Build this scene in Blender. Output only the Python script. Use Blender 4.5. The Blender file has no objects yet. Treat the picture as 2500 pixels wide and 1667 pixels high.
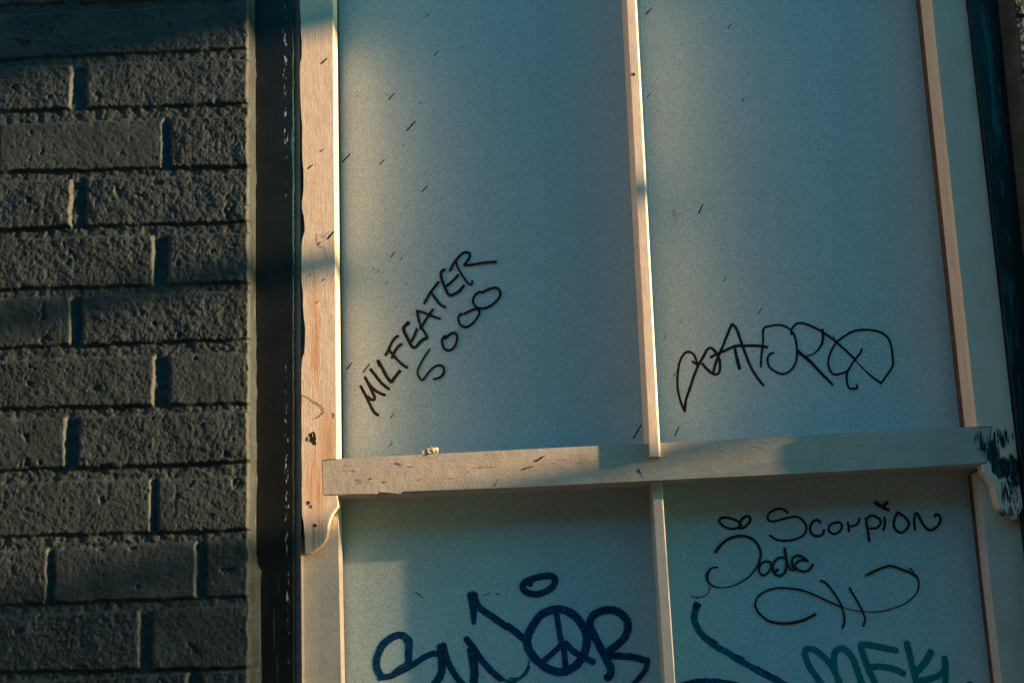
import bpy, bmesh, math, random
import numpy as np
from mathutils import Vector, Matrix

# ------------------------------------------------------------------ camera
S = 0.0005                      # metres per picture pixel on the sash plane
F = 3472.0                      # focal length in picture pixels (50 mm on 36 mm)
CX, CY = 1250.0, 833.5
CAMZ = 1.50
PITCH = math.atan(752.0 / F)
ROLL = math.radians(2.4)
sc = bpy.context.scene
COL = sc.collection

r0 = Vector((1, 0, 0)); f0 = Vector((0, math.cos(PITCH), math.sin(PITCH)))
u0 = Vector((0, -math.sin(PITCH), math.cos(PITCH)))
rr = r0 * math.cos(ROLL) - u0 * math.sin(ROLL)
uu = r0 * math.sin(ROLL) + u0 * math.cos(ROLL)
CAM = Vector((0, -F * S, CAMZ))
cd = bpy.data.cameras.new("camera"); cam = bpy.data.objects.new("camera", cd)
COL.objects.link(cam)
m = Matrix((rr, uu, -f0)).transposed().to_4x4(); m.translation = CAM
cam.matrix_world = m
cd.lens = 50; cd.sensor_width = 36; cd.clip_end = 500; cd.clip_start = 0.01
sc.camera = cam

# ------------------------------------------------------------------ light
SUN = Vector((6.3, -1.0, 1.18)).normalized()
ELEV = math.asin(SUN.z)
w = bpy.data.worlds.new("World"); sc.world = w; w.use_nodes = True
wn = w.node_tree.nodes; wl = w.node_tree.links
sky = wn.new("ShaderNodeTexSky"); sky.sky_type = 'NISHITA'; sky.sun_disc = False
sky.sun_elevation = ELEV; sky.sun_rotation = math.atan2(SUN.x, SUN.y)
sky.ozone_density = 2.5; sky.dust_density = 0.6; sky.air_density = 1.0
bg = wn["Background"]; bg.inputs[1].default_value = 0.085
tint = wn.new("ShaderNodeMix"); tint.data_type = 'RGBA'; tint.blend_type = 'MULTIPLY'; tint.inputs[0].default_value = 1.0
tint.inputs[7].default_value = (0.115, 0.98, 0.93, 1.0)      # clear, cold evening sky
wl.new(sky.outputs[0], tint.inputs[6]); wl.new(tint.outputs[2], bg.inputs[0])
ld = bpy.data.lights.new("sun", 'SUN'); ld.energy = 5.0; ld.angle = math.radians(0.6)
ld.color = (1.0, 0.60, 0.30)
lo = bpy.data.objects.new("sun", ld); COL.objects.link(lo)
lo.rotation_euler = SUN.to_track_quat('Z', 'Y').to_euler()
lo.location = SUN * 6
sc.view_settings.view_transform = 'Standard'; sc.view_settings.look = 'None'
sc.view_settings.exposure = 2.05; sc.view_settings.gamma = 1.0

# ------------------------------------------------------------------ helpers
def P(px, py, d):
    """Point of the plane d (depth behind the sash face, in picture pixels) seen at a picture pixel."""
    v = rr * (px - CX) + uu * (CY - py) + f0 * F
    t = (d * S - CAM.y) / v.y
    return CAM + v * t

def lerp(a, b, t): return a + (b - a) * t
def lx(p, q, y):                # x on the straight line through p and q at height y
    return p[0] + (q[0] - p[0]) * (y - p[1]) / (q[1] - p[1])

def empty(name, loc, label, cat, group=None):
    o = bpy.data.objects.new(name, None); COL.objects.link(o); o.location = loc
    o.empty_display_size = 0.05
    o['label'] = label; o['category'] = cat
    if group: o['group'] = group
    return o

def link(name, me, mat, parent=None, label=None):
    o = bpy.data.objects.new(name, me); COL.objects.link(o)
    if mat: me.materials.append(mat)
    if parent is not None:
        o.parent = parent
        off = Vector((0, 0, 0)); q = parent
        while q is not None: off += q.location; q = q.parent
        o.location = -off
    if label: o['label'] = label
    return o

def build(name, bm, mat, parent=None, label=None, smooth=False):
    bmesh.ops.recalc_face_normals(bm, faces=bm.faces)
    me = bpy.data.meshes.new(name); bm.to_mesh(me); bm.free()
    if smooth:
        for p in me.polygons: p.use_smooth = True
    return link(name, me, mat, parent, label)

def add_prism(bm, poly, d0, d1, bev=0.0, ref=None):
    """Picture polygon read on plane ref (or d0), built square to the wall from plane d0 back to d1."""
    fr = [P(x, y, d0 if ref is None else ref) for x, y in poly]
    for p in fr: p.y = d0 * S
    a = [bm.verts.new(p) for p in fr]
    b = [bm.verts.new((p.x, d1 * S, p.z)) for p in fr]
    n = len(a); fs = [bm.faces.new(a), bm.faces.new(b[::-1])]
    for i in range(n):
        j = (i + 1) % n
        fs.append(bm.faces.new((a[i], b[i], b[j], a[j])))
    if bev:
        es = list({e for e in fs[0].edges})
        bmesh.ops.bevel(bm, geom=es, offset=bev * S, segments=2, affect='EDGES', clamp_overlap=True)

def prism(name, poly, d0, d1, mat, parent=None, bev=0.0, label=None):
    bm = bmesh.new(); add_prism(bm, poly, d0, d1, bev)
    return build(name, bm, mat, parent, label)

def add_loft(bm, top, bot):
    """Two matching cross-section loops of world points."""
    a = [bm.verts.new(p) for p in top]; b = [bm.verts.new(p) for p in bot]
    n = len(a); bm.faces.new(a); bm.faces.new(b[::-1])
    for i in range(n):
        j = (i + 1) % n; bm.faces.new((a[i], a[j], b[j], b[i]))

def box(bm, lo, hi, bev=0.0):
    vs = [bm.verts.new((x, y, z)) for x in (lo[0], hi[0]) for y in (lo[1], hi[1]) for z in (lo[2], hi[2])]
    idx = [(0,1,3,2),(4,6,7,5),(0,4,5,1),(2,3,7,6),(0,2,6,4),(1,5,7,3)]
    fs = [bm.faces.new([vs[i] for i in q]) for q in idx]
    if bev:
        es = list({e for f in fs for e in f.edges})
        bmesh.ops.bevel(bm, geom=es, offset=bev, segments=2, affect='EDGES', clamp_overlap=True)

# ------------------------------------------------------------------ materials
class N:
    def __init__(s, name):
        s.m = bpy.data.materials.new(name); s.m.use_nodes = True
        s.t = s.m.node_tree; s.n = s.t.nodes; s.l = s.t.links
        s.b = s.n["Principled BSDF"]
        s.pos = s.n.new("ShaderNodeNewGeometry").outputs["Position"]
    def set(s, sock, v):
        if isinstance(v, bpy.types.NodeSocket): s.l.new(v, sock)
        else: sock.default_value = v
    def scaled(s, k, off=(0, 0, 0)):
        v = s.n.new("ShaderNodeVectorMath"); v.operation = 'MULTIPLY_ADD'
        s.l.new(s.pos, v.inputs[0]); v.inputs[1].default_value = k; v.inputs[2].default_value = off
        return v.outputs[0]
    def noise(s, k, detail=3, rough=0.55, off=(0, 0, 0), dist=0.0):
        if not isinstance(k, tuple): k = (k, k, k)
        t = s.n.new("ShaderNodeTexNoise"); t.inputs["Scale"].default_value = 1.0
        t.inputs["Detail"].default_value = detail; t.inputs["Roughness"].default_value = rough
        t.inputs["Distortion"].default_value = dist
        s.l.new(s.scaled(k, off), t.inputs["Vector"]); return t.outputs[0]
    def ramp(s, v, a, b, lo=0.0, hi=1.0):
        r = s.n.new("ShaderNodeMapRange"); r.interpolation_type = 'SMOOTHSTEP'
        s.set(r.inputs["Value"], v); r.inputs["From Min"].default_value = a; r.inputs["From Max"].default_value = b
        r.inputs["To Min"].default_value = lo; r.inputs["To Max"].default_value = hi
        return r.outputs[0]
    def math(s, op, a, b=0.0):
        r = s.n.new("ShaderNodeMath"); r.operation = op
        s.set(r.inputs[0], a); s.set(r.inputs[1], b); return r.outputs[0]
    def mix(s, f, a, b, mode='MIX'):
        r = s.n.new("ShaderNodeMix"); r.data_type = 'RGBA'; r.blend_type = mode
        s.set(r.inputs[0], f)
        for i, v in ((6, a), (7, b)):
            if isinstance(v, tuple): v = (*v[:3], 1.0)
            s.set(r.inputs[i], v)
        return r.outputs[2]
    def spot(s, c, rx, rz, soft=0.5):
        """1 inside an ellipse of the wall plane round the point c, falling to 0 outside."""
        v = s.n.new("ShaderNodeVectorMath"); v.operation = 'SUBTRACT'
        s.l.new(s.pos, v.inputs[0]); v.inputs[1].default_value = c
        q = s.n.new("ShaderNodeVectorMath"); q.operation = 'MULTIPLY'
        s.l.new(v.outputs[0], q.inputs[0]); q.inputs[1].default_value = (1 / (rx * S), 0, 1 / (rz * S))
        L = s.n.new("ShaderNodeVectorMath"); L.operation = 'LENGTH'; s.l.new(q.outputs[0], L.inputs[0])
        return s.ramp(L.outputs["Value"], 1.0 - soft, 1.0 + soft, 1.0, 0.0)
    def bump(s, h, strength=0.3, dist=0.001, prev=None):
        b = s.n.new("ShaderNodeBump"); b.inputs["Strength"].default_value = strength
        b.inputs["Distance"].default_value = dist; s.l.new(h, b.inputs["Height"])
        if prev is not None: s.l.new(prev, b.inputs["Normal"])
        return b.outputs[0]
    def done(s, col, rough, nrm=None, spec=0.5):
        s.set(s.b.inputs["Base Color"], col if not isinstance(col, tuple) else (*col[:3], 1))
        s.set(s.b.inputs["Roughness"], rough); s.b.inputs["Specular IOR Level"].default_value = spec
        if nrm is not None: s.l.new(nrm, s.b.inputs["Normal"])
        return s.m

def painted_wood(name, base, axis='z', streak=0.10, grime=0.35, bare=(), flakes=(), specks=0.5, rough=0.5):
    n = N(name)
    g = (700, 700, 25) if axis == 'z' else (25, 700, 700)
    c = (260, 260, 9) if axis == 'z' else (9, 260, 260)
    blotch = n.noise(28, 4)
    col = n.mix(n.ramp(blotch, 0.35, 0.7, 0, grime), base, tuple(b * k for b, k in zip(base, (0.70, 0.66, 0.60))))
    grain = n.noise(g, 3, 0.6)
    col = n.mix(n.ramp(grain, 0.4, 0.75, 0, streak * 2), col, tuple(b * k for b, k in zip(base, (0.55, 0.45, 0.35))))
    tiny = n.noise(740, 2, 0.7)
    col = n.mix(n.ramp(tiny, 0.36, 0.66, 0.0, 0.5), col, tuple(b * 0.6 for b in base))
    for cpt, rx, rz, tint in bare:
        k = n.math('MULTIPLY', n.spot(cpt, rx, rz, 0.6), n.ramp(n.noise(c, 4), 0.36, 0.62, 0.1, 0.95))
        col = n.mix(k, col, tint)
    crack = n.noise((330, 330, 22) if axis == 'z' else (16, 330, 330), 5, 0.65, (3, 1, 7))
    col = n.mix(n.ramp(crack, 0.66, 0.72, 0, 0.8), col, (0.03, 0.02, 0.015))
    sp = n.noise((190, 190, 120) if axis == 'z' else (110, 190, 190), 5, 0.7, (9, 4, 2))
    col = n.mix(n.ramp(sp, 0.685, 0.72, 0, 0.9 * min(1, specks * 1.6)), col, (0.025, 0.02, 0.016))
    flk = None
    for cpt, rx, rz, amt in flakes:
        brush = n.noise((330, 330, 52), 6, 0.7, (1, 2, 3), 0.5)
        k0 = n.math('ADD', n.math('MULTIPLY', n.spot(cpt, rx, rz, 0.8), amt), brush)
        k = n.ramp(k0, 0.97, 1.04)
        tealv = n.ramp(n.noise((300, 300, 70), 4, 0.6, (5, 5, 5)), 0.54, 0.60)
        paint = n.mix(tealv, (0.010, 0.010, 0.010), (0.01, 0.13, 0.14))
        col = n.mix(k, col, paint)
    h = n.bump(n.noise(g, 4, 0.6), 0.30, 0.0006)
    h = n.bump(n.noise(460, 3, 0.65), 0.38, 0.0007, h)
    h = n.bump(n.noise(60, 3), 0.25, 0.002, h)
    return n.done(col, rough, h, 0.35)

def paint_black(name, teal_amt):
    n = N(name)
    v = n.noise((420, 420, 16), 5, 0.65, (2, 8, 1))
    zone = 0.0
    for c, rx, rz, a in (((717, 330), 7, 420, 0.18), ((717, 800), 6, 300, 0.13), ((676, 1500), 9, 210, 0.13), ((2428, 190), 14, 190, 0.17), ((2446, 480), 20, 300, 0.13), ((2408, 120), 12, 200, 0.10), ((2470, 900), 26, 300, 0.15)):
        zone = n.math('ADD', n.math('MULTIPLY', n.spot(P(c[0], c[1], -20), rx, rz, 0.7), a), zone)
    k = n.ramp(n.math('ADD', v, zone), 0.69, 0.75)
    col = n.mix(n.ramp(n.noise(34, 3), 0.35, 0.7), (0.0025, 0.0032, 0.0036), (0.004, 0.007, 0.0085))
    col = n.mix(k, col, (0.008, 0.085, 0.10))
    chip = n.noise((430, 430, 90), 4, 0.7, (7, 7, 7))
    line = n.math('MULTIPLY', n.spot(P(697, 200, -20), 7, 420, 0.6), 0.16)
    line = n.math('ADD', line, n.math('MULTIPLY', n.spot(P(701, 1250, -20), 5, 420, 0.6), 0.17))
    col = n.mix(n.ramp(n.math('ADD', chip, line), 0.735, 0.765), col, (0.34, 0.36, 0.35))
    h = n.bump(n.noise((500, 500, 40), 4), 0.4, 0.0006)
    h = n.bump(n.noise(60, 3), 0.2, 0.002, h)
    return n.done(col, 0.40, h, 0.45)

def brick_paint():
    n = N("black_painted_brick")
    big = n.noise(22, 4)
    col = n.mix(n.ramp(big, 0.35, 0.68), (0.0125, 0.0225, 0.0255), (0.0235, 0.0375, 0.0405))
    col = n.mix(n.ramp(n.noise(420, 4, 0.7), 0.62, 0.72, 0, 0.4), col, (0.085, 0.085, 0.08))
    col = n.mix(n.ramp(n.noise(75, 5, 0.75, (3, 3, 3)), 0.71, 0.745, 0, 0.7), col, (0.30, 0.17, 0.09))
    h = n.bump(n.noise(330, 5, 0.7), 0.55, 0.0016)
    h = n.bump(n.noise(1100, 3, 0.6), 0.35, 0.0006, h)
    return n.done(col, 0.62, h, 0.35)

def board():
    n = N("painted_board")
    base = (0.58, 0.735, 0.77)
    col = n.mix(n.ramp(n.noise((30, 30, 7), 4, 0.6), 0.35, 0.7, 0, 0.30), base, (0.45, 0.59, 0.63))
    col = n.mix(n.ramp(n.noise(760, 2, 0.8), 0.36, 0.64, 0.0, 0.85), col, (0.23, 0.32, 0.355))
    col = n.mix(n.ramp(n.noise(48, 5, 0.7, (6, 1, 2)), 0.71, 0.77, 0, 0.35), col, (0.42, 0.30, 0.16))
    h = n.bump(n.noise(1200, 3, 0.7), 0.22, 0.0004)
    h = n.bump(n.noise(9, 2), 0.25, 0.004, h)
    return n.done(col, 0.33, h, 0.5)

def ink(name, a, b, streak=0.0, rough=0.45):
    n = N(name)
    col = n.mix(n.ramp(n.noise(170, 4, 0.65, (0, 0, 0), 1.5), 0.42, 0.66), a, b)
    if streak:
        col = n.mix(n.ramp(n.noise((420, 420, 180), 4, 0.7), 0.66, 0.72, 0, streak), col, tuple(min(1, c * 3 + 0.02) for c in b))
    return n.done(col, 0.6, None, 0.12)

def plain(name, base, var=0.3, rough=0.6, scale=80, bump=0.3):
    n = N(name)
    col = n.mix(n.ramp(n.noise(scale, 4), 0.3, 0.7, 0, 1), base, tuple(b * (1 - var) for b in base))
    return n.done(col, rough, n.bump(n.noise(scale * 5, 4), bump, 0.001), 0.4)

BARE = (0.60, 0.27, 0.10)
M = {}
WOOD = (0.77, 0.65, 0.53)
M['stile'] = painted_wood("weathered_cream_paint", WOOD, 'z', 0.13, 0.30,
    bare=[(P(768, 800, 0), 11, 150, BARE), (P(772, 1180, 0), 22, 75, BARE), (P(800, 1075, 0), 18, 80, (0.55, 0.33, 0.18)),
          (P(770, 1310, 0), 30, 40, (0.40, 0.24, 0.15))],
    flakes=[(P(2424, 1106, 0), 20, 44, 0.74), (P(2450, 1142, 0), 36, 34, 0.76), (P(2478, 1150, 0), 20, 52, 0.72), (P(2444, 1070, 0), 40, 34, 0.58), (P(2466, 1200, 0), 42, 60, 0.53), (P(2466, 1250, 0), 44, 26, 0.54)], specks=0.35)
M['rail'] = painted_wood("dimmed_weathered_grey", (0.47, 0.45, 0.41), 'x', 0.12, 0.45,  # weathered grey, darkened in place of a face tilted from the sun
    bare=[(P(1400, 1130, 0), 500, 16, (0.42, 0.35, 0.28))], flakes=[(P(2398, 1085, 2), 26, 50, 0.55)], specks=0.75)
M['bar'] = painted_wood("worn_cream_paint", (0.80, 0.68, 0.57), 'z', 0.12, 0.3, specks=0.3)
M['lower'] = painted_wood("dimmed_cream_paint", (0.64, 0.59, 0.52), 'z', 0.06, 0.4, specks=0.12)  # cream darkened in place of the weaker sun on the lower sash
M['brown_back'] = plain("brown_back_strip", (0.13, 0.06, 0.03), 0.5, 0.7)  # plain brown strip between the sash and the board
M['bead'] = painted_wood("grey_bead_paint", (0.36, 0.33, 0.32), 'z', 0.2, 0.7, specks=0.5,  # grey base, darker than the stiles
    flakes=[(P(716, 560, 6), 9, 420, 0.42)])
M['casing'] = paint_black("glossy_black_paint", 0.0)
M['brick'] = brick_paint()
M['board'] = board()
M['black_ink'] = ink("black_marker_ink", (0.011, 0.010, 0.009), (0.040, 0.034, 0.028))
M['brown_ink'] = ink("brown_black_marker_ink", (0.020, 0.014, 0.009), (0.075, 0.058, 0.042))
M['blue_ink'] = ink("blue_marker_ink", (0.002, 0.023, 0.068), (0.0, 0.09, 0.20), 0.6)
M['cyan_ink'] = ink("cyan_marker_ink", (0.002, 0.06, 0.11), (0.001, 0.19, 0.25), 0.3)
M['teal_ink'] = ink("teal_marker_ink", (0.0, 0.155, 0.165), (0.0, 0.22, 0.225))
M['ochre'] = plain("ochre_stain", (0.33, 0.22, 0.08), 0.4, 0.6, 300)
M['faint'] = plain("faint_stain", (0.44, 0.44, 0.36), 0.3, 0.6, 300)
M['hole'] = plain("dark_hole", (0.012, 0.010, 0.008), 0.4, 0.9)
M['chip'] = plain("pale_splinter", (0.55, 0.36, 0.17), 0.3, 0.7)
M['foam'] = plain("yellow_foam", (0.82, 0.70, 0.46), 0.25, 0.9, 500, 0.5)
M['iron'] = plain("dark_painted_iron", (0.03, 0.03, 0.032), 0.4, 0.45)
M['paving'] = plain("dark_paving", (0.045, 0.042, 0.040), 0.4, 0.85, 6, 0.5)
M['stone'] = plain("grey_stone", (0.16, 0.16, 0.155), 0.4, 0.8, 30, 0.5)

# ------------------------------------------------------------------ brick wall
def hash2(i, j, seed):
    h = (i.astype(np.int64) * 374761393 + j.astype(np.int64) * 668265263 + seed * 974711) & 0x7fffffff
    h = ((h ^ (h >> 13)) * 1274126177) & 0x7fffffff
    h = (h ^ (h >> 16)) & 0xffff
    return h / 65535.0
def vnoise(x, z, s, seed):
    x = x / s; z = z / s
    i = np.floor(x); j = np.floor(z); a = x - i; b = z - j
    a = a * a * a * (a * (a * 6 - 15) + 10); b = b * b * b * (b * (b * 6 - 15) + 10)
    n00 = hash2(i, j, seed); n10 = hash2(i + 1, j, seed); n01 = hash2(i, j + 1, seed); n11 = hash2(i + 1, j + 1, seed)
    return (n00 * (1 - a) + n10 * a) * (1 - b) + (n01 * (1 - a) + n11 * a) * b - 0.5
def fbm(x, z, s, seed, oct=4, g=0.55):
    r = 0; amp = 1.0
    for k in range(oct):
        r = r + amp * vnoise(x, z, s, seed + k * 17); s *= 0.5; amp *= g
    return r
def sstep(x, a, b):
    t = np.clip((x - a) / (b - a), 0, 1); return t * t * (3 - 2 * t)

BD = -104.0                                     # brick face plane
# each course: top line (y at x=0, y at x=600), bottom line, joints as (x0, x1)
ROWS = [((36, 3), (146, 118), [(-430, -400), (-40, -12)]),
        ((163, 142), (271, 252), [(-240, -205), (175, 211)]),
        ((302, 282), (421, 405), [(-40, -8), (396, 417)]),
        ((442, 421), (560, 541), [(-250, -215), (174, 209)]),
        ((582, 566), (707, 689), [(-40, -8), (374, 411)]),
        ((727, 708), (849, 828), [(-250, -215), (173, 200)]),
        ((880, 858), (997, 985), [(-40, -8), (376, 412)]),
        ((1022, 1002), (1148, 1128), [(-260, -228), (160, 191)]),
        ((1179, 1160), (1310, 1294), [(-40, -8), (367, 384)]),
        ((1345, 1315), (1477, 1455), [(-270, -250), (115, 131), (479, 503)]),
        ((1503, 1475), (1640, 1630), [(-60, -30), (342, 373)]),
        ((1663, 1634), (1800, 1775), [(-260, -230), (457, 488)])]
def brick_table():
    out = []                                    # (zt0, zt1, zb0, zb1, xa, xb) ; lines run from xl to xr
    XL, XR = P(0, 800, BD).x, P(600, 800, BD).x
    rows = []
    for (t0, t1), (b0, b1), js in ROWS:
        zt = (P(0, t0, BD).z, P(600, t1, BD).z); zb = (P(0, b0, BD).z, P(600, b1, BD).z)
        ym = (t0 + b1) / 2
        gaps = sorted((P(a, ym, BD).x, P(b, ym, BD).x) for a, b in js if b > a)
        rows.append((zt, zb, gaps))
    return XL, XR, rows
XL, XR, TAB = brick_table()
rng = random.Random(5)
def full_rows():
    rows = list(TAB)
    pitch = 0.0752
    k = 0
    while rows[0][0][0] < 3.2:
        zt, zb, g = rows[0]
        k += 1
        x = XR - 0.02 - (0.21 if k % 2 else 0.10)
        rows.insert(0, ((zt[0] + pitch,) * 2, (zt[0] + pitch - 0.063,) * 2, [(x, x + 0.012)]))
    k = 0
    while rows[-1][1][0] > 0.02:
        zt, zb, g = rows[-1]
        k += 1
        x = XR - 0.02 - (0.21 if k % 2 else 0.10)
        top = zb[0] - 0.012
        rows.append(((top,) * 2, (top - 0.063,) * 2, [(x, x + 0.012)]))
    return rows
ALLROWS = full_rows()

def wall_height(X, Z):
    """Relief towards the viewer, in picture pixels, for arrays X, Z (metres)."""
    H = np.full(X.shape, -8.0)
    wob = 2.2 * S * fbm(X, Z, 26 * S, 3, 3) * 2
    wobz = 2.2 * S * fbm(X, Z, 34 * S, 8, 3) * 2
    Xw = X + wob; Zw = Z + wobz
    rough_m = fbm(X, Z, 16 * S, 21, 4, 0.65)
    H += rough_m * 3.4
    brick = np.zeros(X.shape); relief = np.zeros(X.shape); amp = np.zeros(X.shape)
    tt = np.clip((X - XL) / (XR - XL), -0.5, 1.2)
    for ri, (zt, zb, gaps) in enumerate(ALLROWS):
        r = random.Random(100 + ri)
        top = zt[0] + (zt[1] - zt[0]) * tt; bot = zb[0] + (zb[1] - zb[0]) * tt
        msk = (Zw < top + 0.004) & (Zw > bot - 0.004)
        if not msk.any(): continue
        gl = list(gaps)
        x = gl[0][0]
        while x > -2.6:                         # carry the bond on beyond the picture
            x -= 0.2125 + r.uniform(-.004, .004); gl.insert(0, (x, x + 0.013))
        x = max(gl[-1][0], XR + 0.03 - 0.2125)
        while x < 4.6:
            x += 0.2125 + r.uniform(-.004, .004); gl.append((x, x + 0.013))
        for k in range(len(gl) - 1):
            xa, xb = gl[k][1], gl[k + 1][0]
            mk = msk & (Xw > xa - 0.004) & (Xw < xb + 0.004)
            if not mk.any(): continue
            d = np.minimum(np.minimum(Xw[mk] - xa, xb - Xw[mk]), np.minimum(top[mk] - Zw[mk], Zw[mk] - bot[mk]))
            p = sstep(d, -2.5 * S, 6.0 * S)
            e = r.uniform(-1.5, 1.5); tx = r.uniform(-1.5, 1.5); tz = r.uniform(-1.6, 1.6)
            xc = (xa + xb) / 2; zc = (zt[0] + zb[0]) / 2
            lift = e + tx * (X[mk] - xc) / 0.1 + tz * (Z[mk] - zc) / 0.035
            brick[mk] = np.maximum(brick[mk], p)
            relief[mk] = lift; amp[mk] = r.choice([0.6, 0.8, 0.95, 1.05, 1.2])
    ridg = 1 - np.abs(fbm(X * 1.5, Z, 10 * S, 40, 3, 0.6)) * 2.2
    tex = fbm(X, Z, 13 * S, 60, 4, 0.7) * 1.9 + fbm(X, Z, 70 * S, 66, 3, 0.5) * 2.6 + (ridg - 0.6) * 1.0
    pit = sstep(fbm(X, Z, 30 * S, 77, 3), 0.47, 0.62)
    face = relief + tex * amp - pit * 3.5
    return H * (1 - brick) + face * brick

def axis_steps(a, b, fa, fb, fine, coarse):
    out = []; x = a
    while x < b - 1e-9:
        out.append(x); x += fine if fa - 1e-9 <= x < fb else coarse
    out.append(b); return np.array(out)

def grid_mesh(X, Y, Z):
    nz, nx = X.shape
    co = np.stack([X, Y, Z], -1).reshape(-1, 3)
    idx = np.arange(nz * nx).reshape(nz, nx)
    q = np.stack([idx[:-1, :-1], idx[:-1, 1:], idx[1:, 1:], idx[1:, :-1]], -1).reshape(-1, 4)
    return co, q

EDGE_L = [(-900, 604), (0, 606), (700, 608), (1384, 608), (1667, 609), (2600, 613)]
BACK_L = [(-900, 619), (0, 622), (180, 624), (700, 624.5), (1100, 626), (1375, 626), (1392, 636), (1667, 639), (2600, 643)]
def world_curve(tab, d):
    pts = [P(x, y, d) for y, x in tab]
    zs = np.array([p.z for p in pts])[::-1]; xs = np.array([p.x for p in pts])[::-1]
    return lambda z: np.interp(z, zs, xs)
edgeL = world_curve(EDGE_L, BD); backL = world_curve(BACK_L, -20.5)
JR = ((2476, 30), (2586, 1100))
edgeR = world_curve([(y, lx(*JR, y)) for y in (-900, 0, 1100, 2600)], BD)
backR = lambda z: edgeR(z) - 0.004

ZT = P(1200, -800, 0).z; ZB = P(1200, 2340, 0).z   # window opening
ZTOP, ZBOT = 3.1, 0.0
zf0, zf1 = P(300, 1720, BD).z, P(300, -40, BD).z
zs = axis_steps(ZBOT, ZTOP, zf0, zf1, 0.0012, 0.008)

def corner(Xf, Yf, Zf, edge, back, sign):
    """Extra columns that roll round the arris and run back along the reveal."""
    z = Zf[:, 0]
    e = edge(z); b = back(z)
    nz = len(z)
    ew = 2.0 * S * fbm(z, z * 0 + 3, 40 * S, 5, 4) * 2.2
    cols = []
    y0 = Yf[:, -1] if sign > 0 else Yf[:, 0]
    for k in range(1, 26):
        t = k / 25
        yy = lerp(y0 + 3 * S, -20.5 * S, t)
        n = fbm(z, z * 0 + t * 0.04, 14 * S, 90, 4, 0.6) * 3.0 * S + fbm(z, z * 0 + t * 0.04, 70 * S, 95, 3) * 9 * S
        xx = lerp(e, b, t ** 0.8) + ew * (1 - t) + n * (1 if t < 0.97 else 0.3) * min(1, 4 * t) * (0.55)
        cols.append((xx, yy))
    CXs = np.stack([c[0] for c in cols], 1); CYs = np.stack([c[1] for c in cols], 1)
    return CXs, CYs, np.repeat(z[:, None], 25, 1)

parts = []
# left of the window
xu = axis_steps(-2.0, 0.0, P(-15, 800, BD).x - edgeL(1.9), 1e3, 0.0012, 0.010)
Zg, Ug = np.meshgrid(zs, xu, indexing='ij')
Xg = edgeL(Zg) + Ug + 2.0 * S * fbm(Zg, Zg * 0 + 3, 40 * S, 5, 4) * 2.2 * sstep(Ug, -0.02, 0.0)
Hg = wall_height(Xg, Zg)
Yg = BD * S - Hg * S + 9 * S * sstep(Ug, -7 * S, 0) ** 2
cx_, cy_, cz_ = corner(Xg, Yg, Zg, edgeL, backL, 1)
parts.append(grid_mesh(np.hstack([Xg, cx_]), np.hstack([Yg, cy_]), np.hstack([Zg, cz_])))
# right of the window
xu = axis_steps(0.0, 3.5, -1, 0.02, 0.0012, 0.014)
Zg, Ug = np.meshgrid(zs, xu, indexing='ij')
Xg = edgeR(Zg) + Ug
Hg = wall_height(Xg + 0.05, Zg)
Yg = BD * S - Hg * S + 9 * S * (1 - sstep(Ug, 0, 7 * S)) ** 2
cx_, cy_, cz_ = corner(Xg, Yg, Zg, edgeR, backR, -1)
parts.append(grid_mesh(np.hstack([cx_[:, ::-1], Xg]), np.hstack([cy_[:, ::-1], Yg]), np.hstack([cz_[:, ::-1], Zg])))
# above and below it
for za, zb_ in ((ZT, ZTOP), (ZBOT, ZB)):
    zz = axis_steps(za, zb_, 9, 9, 0.01, 0.008); xx = axis_steps(edgeL(za) - 0.004, edgeR(za) + 0.004, 9, 9, 0.01, 0.008)
    Zg, Xg = np.meshgrid(zz, xx, indexing='ij')
    Hg = wall_height(Xg, Zg)
    parts.append(grid_mesh(Xg, BD * S - Hg * S - 0.0004, Zg))
    e = za if za == ZT else zb_
    Yr, Xr = np.meshgrid(np.linspace(BD * S, 0.05, 12), xx, indexing='ij')
    parts.append(grid_mesh(Xr, Yr, np.full(Xr.shape, e)))
co = []; qs = []; base = 0
for c, q in parts:
    co.append(c); qs.append(q + base); base += len(c)
co = np.concatenate(co); qs = np.concatenate(qs)
me = bpy.data.meshes.new("brick_wall")
me.vertices.add(len(co)); me.vertices.foreach_set("co", co.astype(np.float32).ravel())
me.loops.add(len(qs) * 4); me.loops.foreach_set("vertex_index", qs.astype(np.int32).ravel())
me.polygons.add(len(qs)); me.polygons.foreach_set("loop_start", np.arange(0, len(qs) * 4, 4, dtype=np.int32))
me.polygons.foreach_set("loop_total", np.full(len(qs), 4, dtype=np.int32))
me.polygons.foreach_set("use_smooth", np.ones(len(qs), dtype=bool))
me.update(); me.validate()
wall = link("brick_wall", me, M['brick'])
wall['label'] = "rough brick wall painted black, raked by low sun, beside the window"
wall['category'] = "wall"

# ------------------------------------------------------------------ window frame
YT, YB = -790, 2330
fr = empty("window_frame", P(1500, YB, 0), "black painted wooden window frame with flaking teal edges, set in the brick opening", "window frame")
def wavy(x0, y0, x1, y1, n, amp, seed):
    r = random.Random(seed); out = []
    for i in range(n + 1):
        t = i / n; out.append((lerp(x0, x1, t) + r.uniform(-amp, amp), lerp(y0, y1, t)))
    return out
poly = [(596, YT)] + wavy(707.5, YT, 714, 0, 30, 0.8, 1) + wavy(714, 6, 715.5, 1667, 220, 1.1, 2)[1:] + wavy(715.5, 1680, 720, YB, 20, 0.8, 3) + [(606, YB)]
prism("casing", poly, -20, 100, M['casing'], fr)
RS = lambda y: lx((2380, 200), (2470, 1000), y)    # outer edge of the upper right stile
poly = [(RS(YT) + 6, YT), (RS(YT) + 190, YT), (RS(YB) + 190, YB), (RS(YB) + 14, YB)]
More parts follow.
